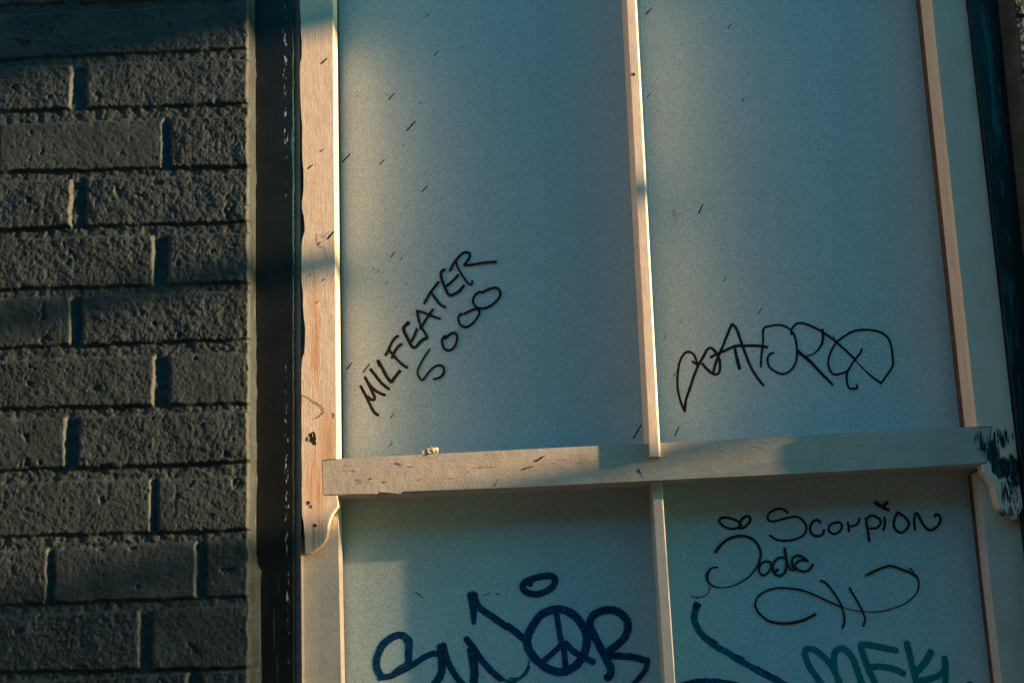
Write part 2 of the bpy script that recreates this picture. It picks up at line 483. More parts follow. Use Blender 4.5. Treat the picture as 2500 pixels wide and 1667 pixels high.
prism("casing", poly, -20, 100, M['casing'], fr)
secs = []
for y, xl, xr in ((YT, 708, 729), (0, 709, 731.5), (1000, 712, 734.5), (1365, 713, 735), (1667, 716, 737.5), (YB, 722, 745)):
    a, b = P(xl, y, 20), P(xr, y, 6)  # front face sloped back so it turns out of the sun
    secs.append([Vector((a.x, 20 * S, a.z)), Vector((lerp(a.x, b.x, .8), 8.5 * S, a.z)), Vector((b.x, 6 * S, b.z)), Vector((b.x, 96 * S, b.z)), Vector((a.x, 96 * S, a.z))])
bm = bmesh.new()
vv = [[bm.verts.new(p) for p in c] for c in secs]
bm.faces.new(vv[0]); bm.faces.new(vv[-1][::-1])
for a, b in zip(vv[:-1], vv[1:]):
    for q in range(5): bm.faces.new((a[q], a[(q + 1) % 5], b[(q + 1) % 5], b[q]))
build("parting_bead", bm, M['bead'], fr, "grey bead with teal paint showing")
bm = bmesh.new(); add_prism(bm, [(RS(YT) - 4, YT), (RS(YT) + 12, YT), (RS(YB) + 20, YB), (RS(YB) + 4, YB)], 10, 96, 1.2)
build("parting_bead", bm, M['casing'], fr)
p0, p1 = P(600, YT, 0), P(RS(YT), YT, 0)
bm = bmesh.new(); box(bm, (p0.x, -20 * S + 0.0005, p0.z - 0.06), (p1.x + 0.09, 0.05, ZT - 0.001), 0.001)
build("head_casing", bm, M['casing'], fr)
bm = bmesh.new(); box(bm, (edgeL(1.2) - 0.03, -0.11, ZB - 0.055), (edgeR(1.2) + 0.03, 0.07, ZB + 0.002), 0.003)
build("sill", bm, M['stone'], fr)

# ------------------------------------------------------------------ sashes
BP = 140.0                                       # board plane
usash = empty("upper_sash", P(1500, 1210, 0), "cream upper window sash above, with horned stiles and a mid bar, boarded behind", "window sash")
lsash = empty("lower_sash", P(1500, 2250, 40), "recessed lower window sash with blue and teal tags on its boards", "window sash")

# upper left stile with its chipped outer arris and curved horn
left_edge = [(746, 1351), (744.5, 1330), (744, 1302), (741, 1275), (737.5, 1256), (736.5, 1200), (737, 1150), (736, 1100), (736.8, 1060), (735.8, 1020),
    (736.5, 975), (735.5, 930), (736.5, 890), (737, 876), (740, 871), (742, 862), (744.5, 856), (744.8, 830), (745, 800), (743.5, 785), (741, 776), (741, 762), (739.5, 748), (740, 722), (738, 700),
    (736.3, 690), (736, 660), (735.6, 640), (736.3, 622), (736, 606), (737, 592), (738.5, 580), (742, 574), (744.6, 564), (745, 556), (743, 542), (741, 534), (743, 528), (739, 522), (737, 508),
    (737.5, 492), (740.5, 478), (741.3, 450), (741, 415), (738.5, 392), (737.6, 360), (738, 310), (736, 285), (733.8, 252), (732.5, 215), (732, 170), (732.8, 151), (736.4, 146), (737, 120), (736.6, 100), (735, 82), (734, 50), (732.3, 20), (731.5, 0)]
horn = [(823.2, 1214), (825.5, 1236), (818, 1243), (810, 1253), (804, 1266), (800.5, 1280), (799, 1294), (796.5, 1312), (791, 1323), (781, 1334), (769, 1343), (757, 1349)]
ri0, ri1 = (811.7, 0), (821.8, 1110)
poly = left_edge + [(727, -700), (lx(ri0, ri1, -700), -700), ri0, (813.3, 200), ri1] + [(822.0, 1119.6), (784.5, 1122), (787.3, 1210), (823, 1209)] + horn
bm = bmesh.new()
add_prism(bm, poly, 0, 42, 0.9)
add_prism(bm, [(740, 1208), (728, -700), (lx(ri0, ri1, -700), -700), ri0, ri1, (822.8, 1208)], 38, 95, ref=0)
us_l = build("stile", bm, M['stile'], usash, "sunlit cream stile with chipped black edge and knot hole")
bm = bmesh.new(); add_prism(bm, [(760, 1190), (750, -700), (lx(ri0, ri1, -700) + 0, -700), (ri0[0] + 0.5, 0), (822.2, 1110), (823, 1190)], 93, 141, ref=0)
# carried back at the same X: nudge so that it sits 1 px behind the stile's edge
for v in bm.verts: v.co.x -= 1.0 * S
build("back_strip", bm, M['brown_back'], usash)

# upper right stile
inn = [(lx((2295, 200), (2380.8, 1000), -700), -700), (2274.6, 0), (2295, 200), (2380.8, 1000), (2385, 1041.5), (2423, 1039.7), (2410, 1132.5), (2397, 1133)]
hornr = [(2402, 1150), (2411, 1163), (2421, 1176), (2428, 1190), (2433, 1210), (2437.5, 1228), (2446, 1243), (2456, 1254), (2469, 1263), (2480, 1267)]
outr = [(2488, 1256), (2497, 1238), (2495, 1220), (2491, 1195), (2489, 1168), (2483, 1110), (2476, 1050), (2470, 1000), (2425, 600), (2380, 200), (2361.5, 34), (2358.5, 20), (2358, 0), (RS(-700), -700)]
bm = bmesh.new()
add_prism(bm, inn + hornr + outr, 0, 42, 0.9)
add_prism(bm, inn[:4] + [(2396, 1132), (2470, 1132), (2470, 1000), (RS(-700), -700)], 38, 95, ref=0)
build("stile", bm, M['stile'], usash, "shaded stile with black and teal paint flaking off its horn")
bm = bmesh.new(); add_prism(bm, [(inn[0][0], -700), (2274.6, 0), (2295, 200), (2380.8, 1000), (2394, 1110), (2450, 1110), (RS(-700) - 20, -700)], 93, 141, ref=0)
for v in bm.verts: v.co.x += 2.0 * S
build("back_strip", bm, M['brown_back'], usash)

# meeting rail
top = [(784, 1122), (822, 1119.6), (834, 1119), (1080, 1106.5), (1330, 1094), (1588, 1082), (1900, 1065.5), (2200, 1049), (2385, 1041), (2423, 1039.5)]
bot = [(2410, 1132), (2200, 1141.8), (1900, 1157.5), (1588, 1172.5), (1250, 1189.5), (982, 1203), (978, 1201), (924, 1204), (921, 1201.5), (900, 1204.5), (787, 1210)]
bm = bmesh.new(); add_prism(bm, top + bot, 2.0, 139, 3.6)
build("meeting_rail", bm, M['rail'], usash, "weathered grey rail toned down for weaker sun, with dark scuffs")
bm = bmesh.new(); add_prism(bm, [(740, -700), (2260, -770), (2260, -690), (740, -620)], 2, 139, 1.2)
build("top_rail", bm, M['rail'], usash)

def glazing_bar(name, d0, y0, l0, r0, y1, l1, r1, ch, mat, parent):
    """Bar from height y0 to y1 with a small worn chamfer on its right arris."""
    secs = []
    for y, l, r in ((y0, l0, r0), (y1, l1, r1)):
        a, b, c = P(l, y, d0), P(r, y, d0), P(r + ch, y, d0)
        b0 = P(r - 0.8, y, d0)
        secs.append([Vector((a.x, d0 * S + 1.2 * S, a.z)), Vector((a.x + 0.9 * S, d0 * S, a.z)), Vector((b.x, d0 * S, b.z)),
                     Vector((lerp(b.x, c.x, .6), d0 * S + ch * 0.45 * S, c.z)), Vector((c.x, d0 * S + ch * 1.5 * S, c.z)),
                     Vector((c.x, 139 * S, c.z)), Vector((a.x, 139 * S, a.z))])
    bm = bmesh.new(); add_loft(bm, secs[0], secs[1])
    return build(name, bm, mat, parent)
y0 = -700
glazing_bar("glazing_bar", -18, y0, lx((1529.7, 0), (1585, 1080), y0), lx((1550, 0), (1606.9, 1080), y0), 1114, 1587, 1608.8, 4.8, M['bar'], usash)

# lower sash
li0, li1 = (825, 1255), (833, 1667)
poly = [(735, 1215), (828, 1215) if False else (824.2, 1215), li0, (829, 1467), li1, (lx(li0, li1, 2250), 2250), (lx((739, 1365), (741.6, 1667), 2250), 2250), (741.6, 1667), (739.6, 1467), (738.5, 1365), (735, 1350)]
bm = bmesh.new(); add_prism(bm, poly, 44, 120, 1.8)
build("stile", bm, M['lower'], lsash)
bm = bmesh.new(); add_prism(bm, [(780, 1225), (824.4, 1225), li0, (829, 1467), li1, (lx(li0, li1, 2250), 2250), (790, 2250)], 118, 141, ref=44)
for v in bm.verts: v.co.x -= 0.6 * S
build("back_strip", bm, M['brown_back'], lsash)
q0, q1 = (2395, 1200), (2447, 1667)
poly = [(lx(q0, q1, 1150), 1150), q0, (2416, 1400), q1, (lx(q0, q1, 2250), 2250), (lx(q0, q1, 2250) + 96, 2250), (2543, 1667), (2489, 1150)]
bm = bmesh.new(); add_prism(bm, poly, 44, 105, 1.8)
build("stile", bm, M['lower'], lsash)
bm = bmesh.new(); add_prism(bm, [(lx(q0, q1, 1150), 1150), q0, (2416, 1400), q1, (lx(q0, q1, 2250), 2250), (lx(q0, q1, 2250) + 80, 2250), (2480, 1150)], 103, 141, ref=44)
for v in bm.verts: v.co.x += 2.0 * S
build("back_strip", bm, M['brown_back'], lsash)
y1 = 2250
glazing_bar("glazing_bar", 40, 1176, 1591.5, 1613.5, y1, lx((1592, 1185), (1623, 1667), y1), lx((1615, 1190), (1648, 1667), y1) - 3, 3.5, M['lower'], lsash)
bm = bmesh.new(); add_prism(bm, [(740, 2170), (2560, 2080), (2560, 2190), (740, 2260)], 46, 139, 1.2)
build("bottom_rail", bm, M['lower'], lsash)

# boards fixed behind the sashes
seam_v = lambda y: lx((1560, 0), (1612, 1080), y)
seam_h = lambda x: lx((800 + 0.0, 1165), (2400, 1085), 0) if False else 1165 + (x - 800) * (1085 - 1165) / 1600.0
ya, yb = -690, 2240
def panel(poly, parent, label):
    bm = bmesh.new(); add_prism(bm, poly, BP, BP + 12)
    return build("panel", bm, M['board'], parent, label)
pUL = panel([(780, ya), (seam_v(ya), ya), (seam_v(1120), seam_h(seam_v(1120)) - 1), (780, seam_h(780) - 1)], usash, "board with black marker writing on a slant")
pUR = panel([(seam_v(ya) + 1, ya), (2290, ya), (2440, seam_h(2440) - 1), (seam_v(1120) + 1, seam_h(seam_v(1120)) - 1)], usash, "board with a looping black signature")
pLL = panel([(790, seam_h(790) + 1), (seam_v(1120), seam_h(seam_v(1120)) + 1), (seam_v(yb) + 1, yb), (790, yb)], lsash, "board with thick blue marker tag and peace sign")
pLR = panel([(seam_v(1120) + 1, seam_h(seam_v(1120)) + 1), (2470, seam_h(2470) + 1), (2600, yb), (seam_v(yb) + 2, yb)], lsash, "board with brown marker names and teal tag")

# ------------------------------------------------------------------ marker strokes
def catmull(pts, n=8):
    if len(pts) < 3: return pts
    out = []
    q = [pts[0]] + pts + [pts[-1]]
    for i in range(1, len(q) - 2):
        p0, p1, p2, p3 = q[i - 1:i + 3]
        for k in range(n):
            t = k / n
            out.append(tuple(0.5 * (2 * p1[j] + (p2[j] - p0[j]) * t + (2 * p0[j] - 5 * p1[j] + 4 * p2[j] - p3[j]) * t * t
                       + (-p0[j] + 3 * p1[j] - 3 * p2[j] + p3[j]) * t ** 3) for j in range(len(p1))))
    out.append(pts[-1]); return out
class Ink:
    def __init__(s, d): s.bm = bmesh.new(); s.h = d; s.r = random.Random(int(d * 10) + 3); s.k = 0
    def stroke(s, pts, width, org=(0, 0, 1), jag=0.06, cap=True):
        """pts in a zoomed picture's pixels; org = its (x0, y0, scale); width in full-picture pixels or (start, end)."""
        ox, oy, sc_ = org
        w0, w1 = width if isinstance(width, tuple) else (width, width)
        q = [(ox + p[0] / sc_, oy + p[1] / sc_) for p in pts]
        n = len(q); q = [(p[0], p[1], lerp(w0, w1, i / max(1, n - 1))) for i, p in enumerate(q)]
        if n == 2: q = [q[0], tuple(lerp(q[0][j], q[1][j], .5) for j in range(3)), q[1]]
        c = catmull(q, 8)
        s.k += 1
        L = []; R = []; N_ = len(c)
        for i, (x, y, wd) in enumerate(c):
            a = c[max(0, i - 1)]; b = c[min(N_ - 1, i + 1)]
            dx, dy = b[0] - a[0], b[1] - a[1]; l = math.hypot(dx, dy) or 1.0
            nx, ny = -dy / l, dx / l
            hw = wd / 2
            j1 = 1 + s.r.uniform(-jag, jag); j2 = 1 + s.r.uniform(-jag, jag)
            L.append((x + nx * hw * j1, y + ny * hw * j1)); R.append((x - nx * hw * j2, y - ny * hw * j2))
        lift0 = s.h - 0.10 * s.k
        def V(p, i): return s.bm.verts.new(P(p[0], p[1], lift0 - 0.0016 * i))
        lv = [V(p, i) for i, p in enumerate(L)]; rv = [V(p, i) for i, p in enumerate(R)]
        for i in range(N_ - 1): s.bm.faces.new((lv[i], lv[i + 1], rv[i + 1], rv[i]))
        if cap:
            for e, o in ((0, 1), (N_ - 1, N_ - 2)):
                x, y, wd = c[e]; dx, dy = x - c[o][0], y - c[o][1]; l = math.hypot(dx, dy) or 1
                dx /= l; dy /= l; hw = wd / 2
                arc = [rv[e]]
                for k in range(1, 6):
                    a = math.pi * k / 6; ca, sa = math.cos(a), math.sin(a)
                    nx, ny = (-(dy), dx)
                    sg = 1 if e else -1
                    px_ = x - sg * nx * hw * ca + dx * hw * sa * 0.75; py_ = y - sg * ny * hw * ca + dy * hw * sa * 0.75
                    arc.append(s.bm.verts.new(P(px_, py_, lift0 - 0.0016 * e)))
                arc.append(lv[e])
                try: s.bm.faces.new(arc)
                except ValueError: pass
    def done(s, name, mat, parent, label):
        me = bpy.data.meshes.new(name)
        for f in s.bm.faces:
            f.normal_update()
            if f.normal.y > 0: f.normal_flip()
        s.bm.to_mesh(me); s.bm.free(); return link(name, me, mat, parent, label)

def marks(name, mat, parent, lst, d, org, jag, label=None):
    for st, ws in lst:
        k = Ink(d); k.stroke(st, ws, org, jag); k.done(name, M[mat], parent, label)

H0 = BP - 0.5
A1 = (860, 780, 6.03); A2 = (980, 600, 6.03)
k = Ink(H0)
W1 = 7.6
for o, ws, st in [
    (A1, W1, [(125, 980), (165, 1060), (215, 1150), (265, 1260), (320, 1360), (380, 1405)]),
    (A1, W1, [(225, 1130), (275, 1172), (318, 1178), (328, 1140), (292, 1060), (240, 950), (188, 850)]),
    (A1, W1, [(188, 855), (240, 940), (300, 1010), (380, 1070), (478, 1110)]),
    (A1, W1, [(268, 732), (330, 810), (400, 900), (470, 970), (538, 1022)]),
    (A1, W1 + .4, [(384, 610), (440, 715), (500, 830), (555, 905), (578, 915), (600, 885), (640, 830), (702, 755)]),
    (A1, 8.4, [(380, 605), (400, 680)]),
    (A1, W1 - .6, [(490, 522), (530, 450), (580, 340), (630, 270), (672, 242)]),
    (A1, W1 - .8, [(545, 452), (600, 520), (680, 610), (750, 670), (808, 708)]),
    (A1, W1 - .6, [(582, 565), (620, 480), (670, 400), (722, 362)]),
    (A1, W1, [(826, 55), (790, 80), (755, 120), (768, 190), (810, 270), (860, 370), (910, 415), (960, 375), (1020, 310), (1105, 265)]),
    (A1, 9.5, [(800, 70), (825, 45)]),
    (A1, W1 - 1, [(872, 318), (912, 240), (950, 140)]),
    (A1, W1 - 1.5, [(1105, 265), (1060, 180), (1005, 105)]),
    (A1, (4.2, 6.2), [(1142, 432), (1080, 520), (1020, 620), (970, 720), (960, 790), (990, 860), (1030, 895), (1070, 850), (1130, 770), (1200, 700), (1290, 672), (1345, 710), (1342, 790), (1290, 850), (1200, 875)]),
    (A2, W1 - 1.6, [(285, 1220), (255, 1090), (225, 955)]),
    (A2, W1 - 1.6, [(225, 958), (330, 985), (440, 1030), (568, 1075)]),
    (A2, W1 - 1, [(285, 1215), (350, 1100), (420, 1000), (462, 935)]),
    (A2, W1 - 1, [(335, 848), (420, 700), (545, 533)]),
    (A2, W1 - 1.2, [(438, 692), (520, 800), (580, 870), (648, 905)]),
    (A2, W1 - .2, [(640, 352), (600, 368), (580, 420), (600, 510), (640, 610), (680, 700), (720, 728), (800, 700), (870, 650), (918, 588)]),
    (A2, W1 - 1, [(668, 592), (740, 530), (838, 432)]),
    (A2, W1 - 1, [(715, 370), (760, 280), (830, 180), (900, 112), (960, 97), (1005, 120), (1000, 180), (955, 245), (925, 280)]),
    (A2, W1 - 1, [(925, 282), (1000, 285), (1200, 252), (1395, 237)]),
    (A2, W1 - 2, [(803, 240), (850, 360), (920, 470), (985, 555), (1035, 568), (1042, 520)]),
    (A2, 6.2, [(1210, 690), (1150, 680), (1090, 720), (1055, 800), (1080, 880), (1150, 920), (1250, 910), (1360, 850), (1440, 760), (1455, 680), (1410, 625), (1330, 625), (1190, 685)]),
    (A2, 6.2, [(900, 1005), (865, 1010), (840, 1060), (850, 1130), (890, 1180), (960, 1195), (1040, 1150), (1110, 1070), (1150, 980), (1110, 930), (1030, 950), (930, 1000)]),
    (A2, 6.4, [(690, 1338), (640, 1330), (600, 1380), (605, 1450), (640, 1520), (700, 1540), (770, 1500), (810, 1420), (820, 1330), (780, 1280), (720, 1300), (640, 1370)]),
]: k.stroke(st, ws, o)
k.done("marker_writing", M['black_ink'], pUL, "slanted black capitals reading MILFEATER 5000")

B1 = (1630, 770, 6.273); B2 = (1880, 770, 6.27)
def conv(o, pts): return [(o[0] + x / o[2], o[1] + y / o[2]) for x, y in pts]
k = Ink(H0)
bow = conv(B1, [(1425, 790), (1435, 620), (1460, 400), (1468, 205), (1560, 162), (1700, 145), (1800, 168)]) + conv(B2, [(310, 220), (370, 300), (400, 420), (410, 560), (400, 680), (360, 780), (290, 860), (200, 893), (100, 868), (0, 800)]) + conv(B1, [(1540, 750), (1530, 660), (1560, 595), (1620, 570)])
for o, ws, st in [
    (B1, 6.2, [(260, 1465), (200, 1320), (155, 1130), (150, 960), (165, 800), (200, 670), (260, 580), (330, 557), (400, 600), (435, 680), (455, 745)]),
    (B1, 6, [(382, 702), (420, 738), (460, 752)]),
    (B1, 7, [(260, 1465), (280, 1290), (340, 1120), (400, 930), (470, 760), (540, 640), (600, 530), (655, 497), (710, 530), (770, 620), (800, 720), (795, 850), (750, 900), (690, 890), (600, 820), (530, 740)]),
    (B1, 6.8, [(695, 900), (720, 780), (770, 640), (840, 480), (920, 280), (975, 150), (995, 140), (1050, 200), (1110, 360), (1180, 560), (1260, 760), (1350, 920), (1465, 1070)]),
    (B1, 7, [(660, 640), (740, 595), (840, 555), (940, 510), (1030, 470), (1150, 465), (1350, 462), (1528, 485)]),
    (B1, (7, 9), [(1025, 480), (1050, 620), (1080, 740), (1100, 812)]),
    ((0, 0, 1), 5.2, bow),
    (B2, 5.6, [(330, 290), (330, 210), (400, 130), (460, 115), (560, 135), (700, 195), (830, 270), (980, 380), (1130, 510), (1270, 640), (1310, 690)]),
    (B2, (2.2, 6.4), [(1310, 690), (1450, 840), (1580, 950), (1700, 1035)]),
    (B2, 5.4, [(1700, 1035), (1760, 950), (1872, 780), (1880, 650), (1850, 450), (1800, 340), (1700, 260), (1560, 225), (1400, 220), (1250, 250), (1120, 330), (1000, 430), (920, 580), (890, 720), (920, 840), (980, 900), (1080, 890), (1190, 840), (1280, 700), (1370, 590), (1408, 512)]),
    (B2, (8, 3), [(800, 220), (810, 340), (790, 440), (720, 540), (640, 600), (550, 615)]),
    (B2, (9, 6), [(420, 540), (500, 610), (600, 690), (750, 850), (880, 980), (958, 1058)]),
    (B2, 5.6, [(1200, 830), (1172, 920), (1180, 1030), (1210, 1108), (1270, 1120), (1330, 1110), (1328, 1065)]),
    (B2, (2.5, 5), [(962, 315), (1000, 400)]),
]: k.stroke(st, ws, o)
k.done("marker_signature", M['black_ink'], pUR, "looping black signature")

C1 = (1700, 1200, 6.534); C2 = (1980, 1200, 6.27); C3 = (1800, 1380, 5.113)
k = Ink(H0); w_ = 6.2
for o, ws, st in [
    (C1, 6.8, [(665, 575), (560, 590), (440, 550), (368, 475), (400, 420), (490, 412), (600, 440), (690, 490), (715, 535)]),
    (C1, 7, [(690, 585), (695, 490), (750, 415), (818, 388), (860, 420), (845, 490), (780, 555), (715, 585)]),
    (C1, 6, [(1458, 338), (1400, 285), (1310, 272), (1200, 310), (1140, 380), (1150, 450), (1230, 470), (1400, 430), (1560, 395), (1660, 420), (1740, 510), (1755, 600), (1710, 690), (1600, 750), (1430, 780), (1280, 760), (1172, 697)]),
    (C1, 6.6, [(1982, 488), (1920, 447), (1850, 490), (1812, 590), (1840, 670), (1920, 705), (2010, 680), (2038, 605)]),
    (C2, w_, [(360, 472), (290, 510), (270, 580), (310, 630), (380, 640), (450, 590), (475, 520), (430, 467), (350, 478)]),
    (C2, w_, [(562, 465), (575, 540), (580, 608)]), (C2, w_, [(580, 530), (650, 520), (710, 490), (745, 405)]),
    (C2, w_ + .6, [(840, 405), (860, 540), (892, 755)]), (C2, w_, [(850, 425), (900, 372), (970, 370), (1050, 420), (1062, 490), (1010, 550), (900, 562)]),
    (C2, w_, [(1120, 392), (1135, 480), (1108, 585)]),
    (C2, 10, [(985, 165), (1060, 215), (1110, 240)]), (C2, 9, [(1165, 160), (1110, 220)]), (C2, 8, [(1090, 235), (1185, 280)]),
    (C2, w_ + .4, [(1330, 312), (1280, 410), (1270, 520), (1320, 600), (1400, 620), (1470, 560), (1500, 480), (1430, 380), (1335, 320)]),
    (C2, w_ + .4, [(1590, 580), (1580, 450), (1600, 332), (1640, 350), (1700, 470), (1770, 560), (1840, 585), (1920, 540), (1980, 450), (1970, 370), (1920, 342), (1892, 378)]),
    (C1, (8, 5.4), [(302, 960), (400, 840), (520, 750), (680, 705), (830, 720), (950, 800), (1010, 900), (1030, 1000), (1000, 1130)]),
    (C1, (5.4, 2), [(1000, 1130), (930, 1250), (820, 1370), (690, 1450), (540, 1510), (400, 1530)]),
    (C1, (2.4, 7.5), [(400, 1530), (270, 1500), (190, 1430), (170, 1340)]),
    (C1, (7.5, 4), [(170, 1340), (200, 1260), (260, 1210), (345, 1202)]),
    (C1, 5.6, [(1190, 1118), (1100, 1112), (1030, 1150), (1000, 1230), (1020, 1300), (1080, 1330), (1150, 1280), (1190, 1200), (1192, 1122)]),
    (C1, 6.4, [(1430, 1052), (1330, 1050), (1250, 1110), (1220, 1200), (1240, 1290), (1310, 1335), (1390, 1310), (1430, 1230), (1438, 1100), (1408, 898)]),
    (C1, 5.6, [(1440, 1060), (1462, 1170), (1510, 1240), (1590, 1240)]), (C1, 8, [(1250, 1275), (1300, 1240)]),
    (C1, 6, [(1560, 1230), (1530, 1150), (1540, 1060), (1610, 1015), (1700, 1040), (1778, 1105)]),
    (C1, 6, [(1770, 1100), (1700, 1082), (1620, 1110), (1578, 1180), (1620, 1240), (1720, 1270), (1800, 1240), (1862, 1155)]),
    (C3, (7, 5.4), [(970, 605), (850, 670), (700, 710), (560, 720), (400, 690), (280, 600), (222, 500)]),
    (C3, 4.8, [(222, 500), (250, 400), (350, 320), (500, 278), (650, 282), (820, 310), (1000, 380), (1150, 450), (1300, 515)]),
    (C3, (2, 3), [(1300, 515), (1450, 555), (1600, 575), (1750, 575), (1900, 545)]),
    (C3, (2.6, 5), [(1900, 545), (2080, 480), (2200, 390), (2260, 290), (2262, 190), (2232, 120)]),
    (C3, 6, [(1610, 120), (1750, 50), (1850, 15), (1920, 2), (2020, 35), (2140, 80), (2230, 125)]),
    (C3, 5.4, [(1035, 185), (1110, 220), (1200, 330), (1270, 440), (1320, 560), (1340, 680), (1315, 778)]),
    (C3, 5.2, [(1400, 275), (1460, 380), (1540, 520), (1590, 640), (1592, 700), (1570, 755)]),
    (C3, 4, [(2152, 32), (2200, 82)]),
]: k.stroke(st, ws, o)
k.done("marker_writing", M['brown_ink'], pLR, "brown black names reading Scorpion and Jade with a flourish")

D_ = (1940, 1540, 5.113); k = Ink(H0 + 0.1)
for ws, st in [
    (16, [(420, 780), (340, 660), (200, 470), (140, 330), (130, 245), (170, 220), (260, 240), (350, 310), (440, 400), (500, 500), (560, 650), (590, 760)]),
    (16.5, [(500, 500), (490, 350), (510, 255), (570, 215), (640, 235), (720, 330), (770, 450), (840, 660), (870, 780)]),
    (16, [(1060, 780), (1010, 660), (920, 470), (860, 300), (828, 195), (850, 165), (1000, 185), (1272, 243)]),
    (16, [(915, 452), (1050, 442), (1200, 460), (1290, 490), (1362, 532)]),
    (16, [(1398, 145), (1440, 320), (1500, 560), (1530, 660), (1560, 780)]),
    (18, [(1700, 255), (1640, 370), (1545, 480), (1500, 530)]),
    (16, [(1868, 332), (1880, 450), (1830, 530), (1700, 590), (1545, 625)]),
    (15, [(1888, 450), (1882, 660), (1880, 780)]), (22, [(2160, 690), (2200, 670)]),
]: k.stroke(st, ws, D_, 0.07)
k.done("paint_tag", M['teal_ink'], pLR, "teal marker tag reading MEK")

E1 = (900, 1390, 5.66); E2 = (1240, 1390, 5.66)
k = Ink(H0)
o2 = lambda p: [((340 * 0) + E2[0] + x / E2[2], E2[1] + y / E2[2]) for x, y in p]
for o, ws, st in [
    (E1, (17, 19), [(555, 1290), (553, 1150), (560, 1030), (545, 960)]),
    (E1, 18, [(555, 1010), (500, 925), (420, 902), (300, 950), (190, 1050), (122, 1200), (112, 1350), (180, 1480)]),
    (E1, 15, [(150, 1490), (300, 1470), (450, 1400), (600, 1320), (750, 1220), (870, 1165), (960, 1160)]),
    (E1, 5, [(330, 1420), (430, 1340), (520, 1290)]),
    (E1, 19, [(990, 1060), (1010, 1200), (1010, 1400), (970, 1500), (900, 1600), (860, 1680)]),
    (E1, 16, [(1030, 1035), (1090, 1250), (1180, 1430), (1280, 1560), (1380, 1640)]),
    (E1, 21, [(1440, 1650), (1462, 1450), (1445, 1250), (1415, 1100)]),
    (E1, 16, [(1352, 955), (1450, 1080), (1550, 1230), (1700, 1400), (1830, 1510)]),
    (E1, (27, 11), [(1438, 350), (1445, 450), (1452, 600), (1455, 735)]),
    ((0, 0, 1), 17, conv(E1, [(1470, 400), (1530, 520), (1700, 640), (1900, 780)]) + conv(E2, [(0, 775), (120, 870), (235, 965)])),
    (E2, 20, [(285, 880), (420, 660), (560, 572), (700, 543), (860, 590), (1000, 720), (1080, 880), (1090, 1020), (1050, 1170), (960, 1300), (820, 1395), (680, 1405), (530, 1350), (400, 1250), (300, 1120), (268, 1000), (290, 860)]),
    (E2, 14, [(672, 600), (700, 780), (740, 1000), (780, 1150), (795, 1370)]),
    (E2, 14, [(740, 1030), (620, 1150), (480, 1270)]), (E2, 15, [(800, 1010), (900, 1120), (1050, 1210), (1185, 1275)]),
    (E2, 19, [(1365, 1490), (1410, 1460), (1420, 1360), (1360, 1240), (1280, 1080), (1190, 900), (1135, 760), (1170, 640), (1280, 572), (1400, 552), (1530, 582), (1640, 690), (1660, 800), (1620, 920), (1530, 1020), (1400, 1120)]),
    (E2, 17, [(1375, 1190), (1550, 1190), (1750, 1210), (1930, 1262)]), (E2, 13, [(1930, 1262), (1900, 1380), (1820, 1490), (1730, 1590), (1680, 1660)]),
    (E2, 16, [(360, 120), (240, 170), (205, 250), (260, 310), (380, 338), (520, 300), (620, 230), (655, 140), (600, 85), (480, 90), (340, 130), (300, 200)]),
]: k.stroke(st, ws, o, 0.07)
k.done("paint_tag", M['blue_ink'], pLL, "thick dark blue tag ending in a peace sign and an R")
k = Ink(H0 - 0.02)
for o, ws, st in [((0, 0, 1), (9, 6), conv(E1, [(1800, 1490), (1950, 1550), (2038, 1560)]) + conv(E2, [(30, 1555), (130, 1520), (235, 1450), (300, 1340)])),
                  (E2, 5, [(20, 1500), (110, 1500), (200, 1460), (270, 1350), (300, 1250)])]: k.stroke(st, ws, o, 0.12)
k.done("paint_tag", M['cyan_ink'], pLL, "thin cyan tail of the blue tag")
F_ = (1660, 1440, 6.91); k = Ink(H0)
for ws, st in [((17, 15), [(265, 330), (240, 450), (270, 580), (350, 720), (480, 850), (630, 960), (800, 1050), (1000, 1180), (1200, 1290), (1450, 1430), (1750, 1580), (1900, 1660)])]: k.stroke(st, ws, F_, 0.06)
k.done("paint_tag", M['cyan_ink'], pLR, "long blue green curl running down the board")
k = Ink(H0 - 0.3)
k.stroke([(20, 1600), (300, 1535), (600, 1530), (900, 1575), (1150, 1640)], 13, F_, 0.12)
k.done("paint_tag", M['blue_ink'], pLR, "dark blue arc at the bottom of the board")
k = Ink(H0 - 0.3)
k.stroke([(275, 265), (300, 240), (272, 290)], 19, F_, 0.12)
k.done("paint_tag", M['blue_ink'], pLR, "dark blot at the top of the curl")
marks("paint_tag", 'blue_ink', pLR, [([(480, 800), (620, 890)], 8), ([(930, 1090), (1080, 1150)], 6), ([(1300, 1290), (1500, 1400), (1700, 1500)], 5)], H0 - 0.3, F_, 0.2, "dark streak on the curl")

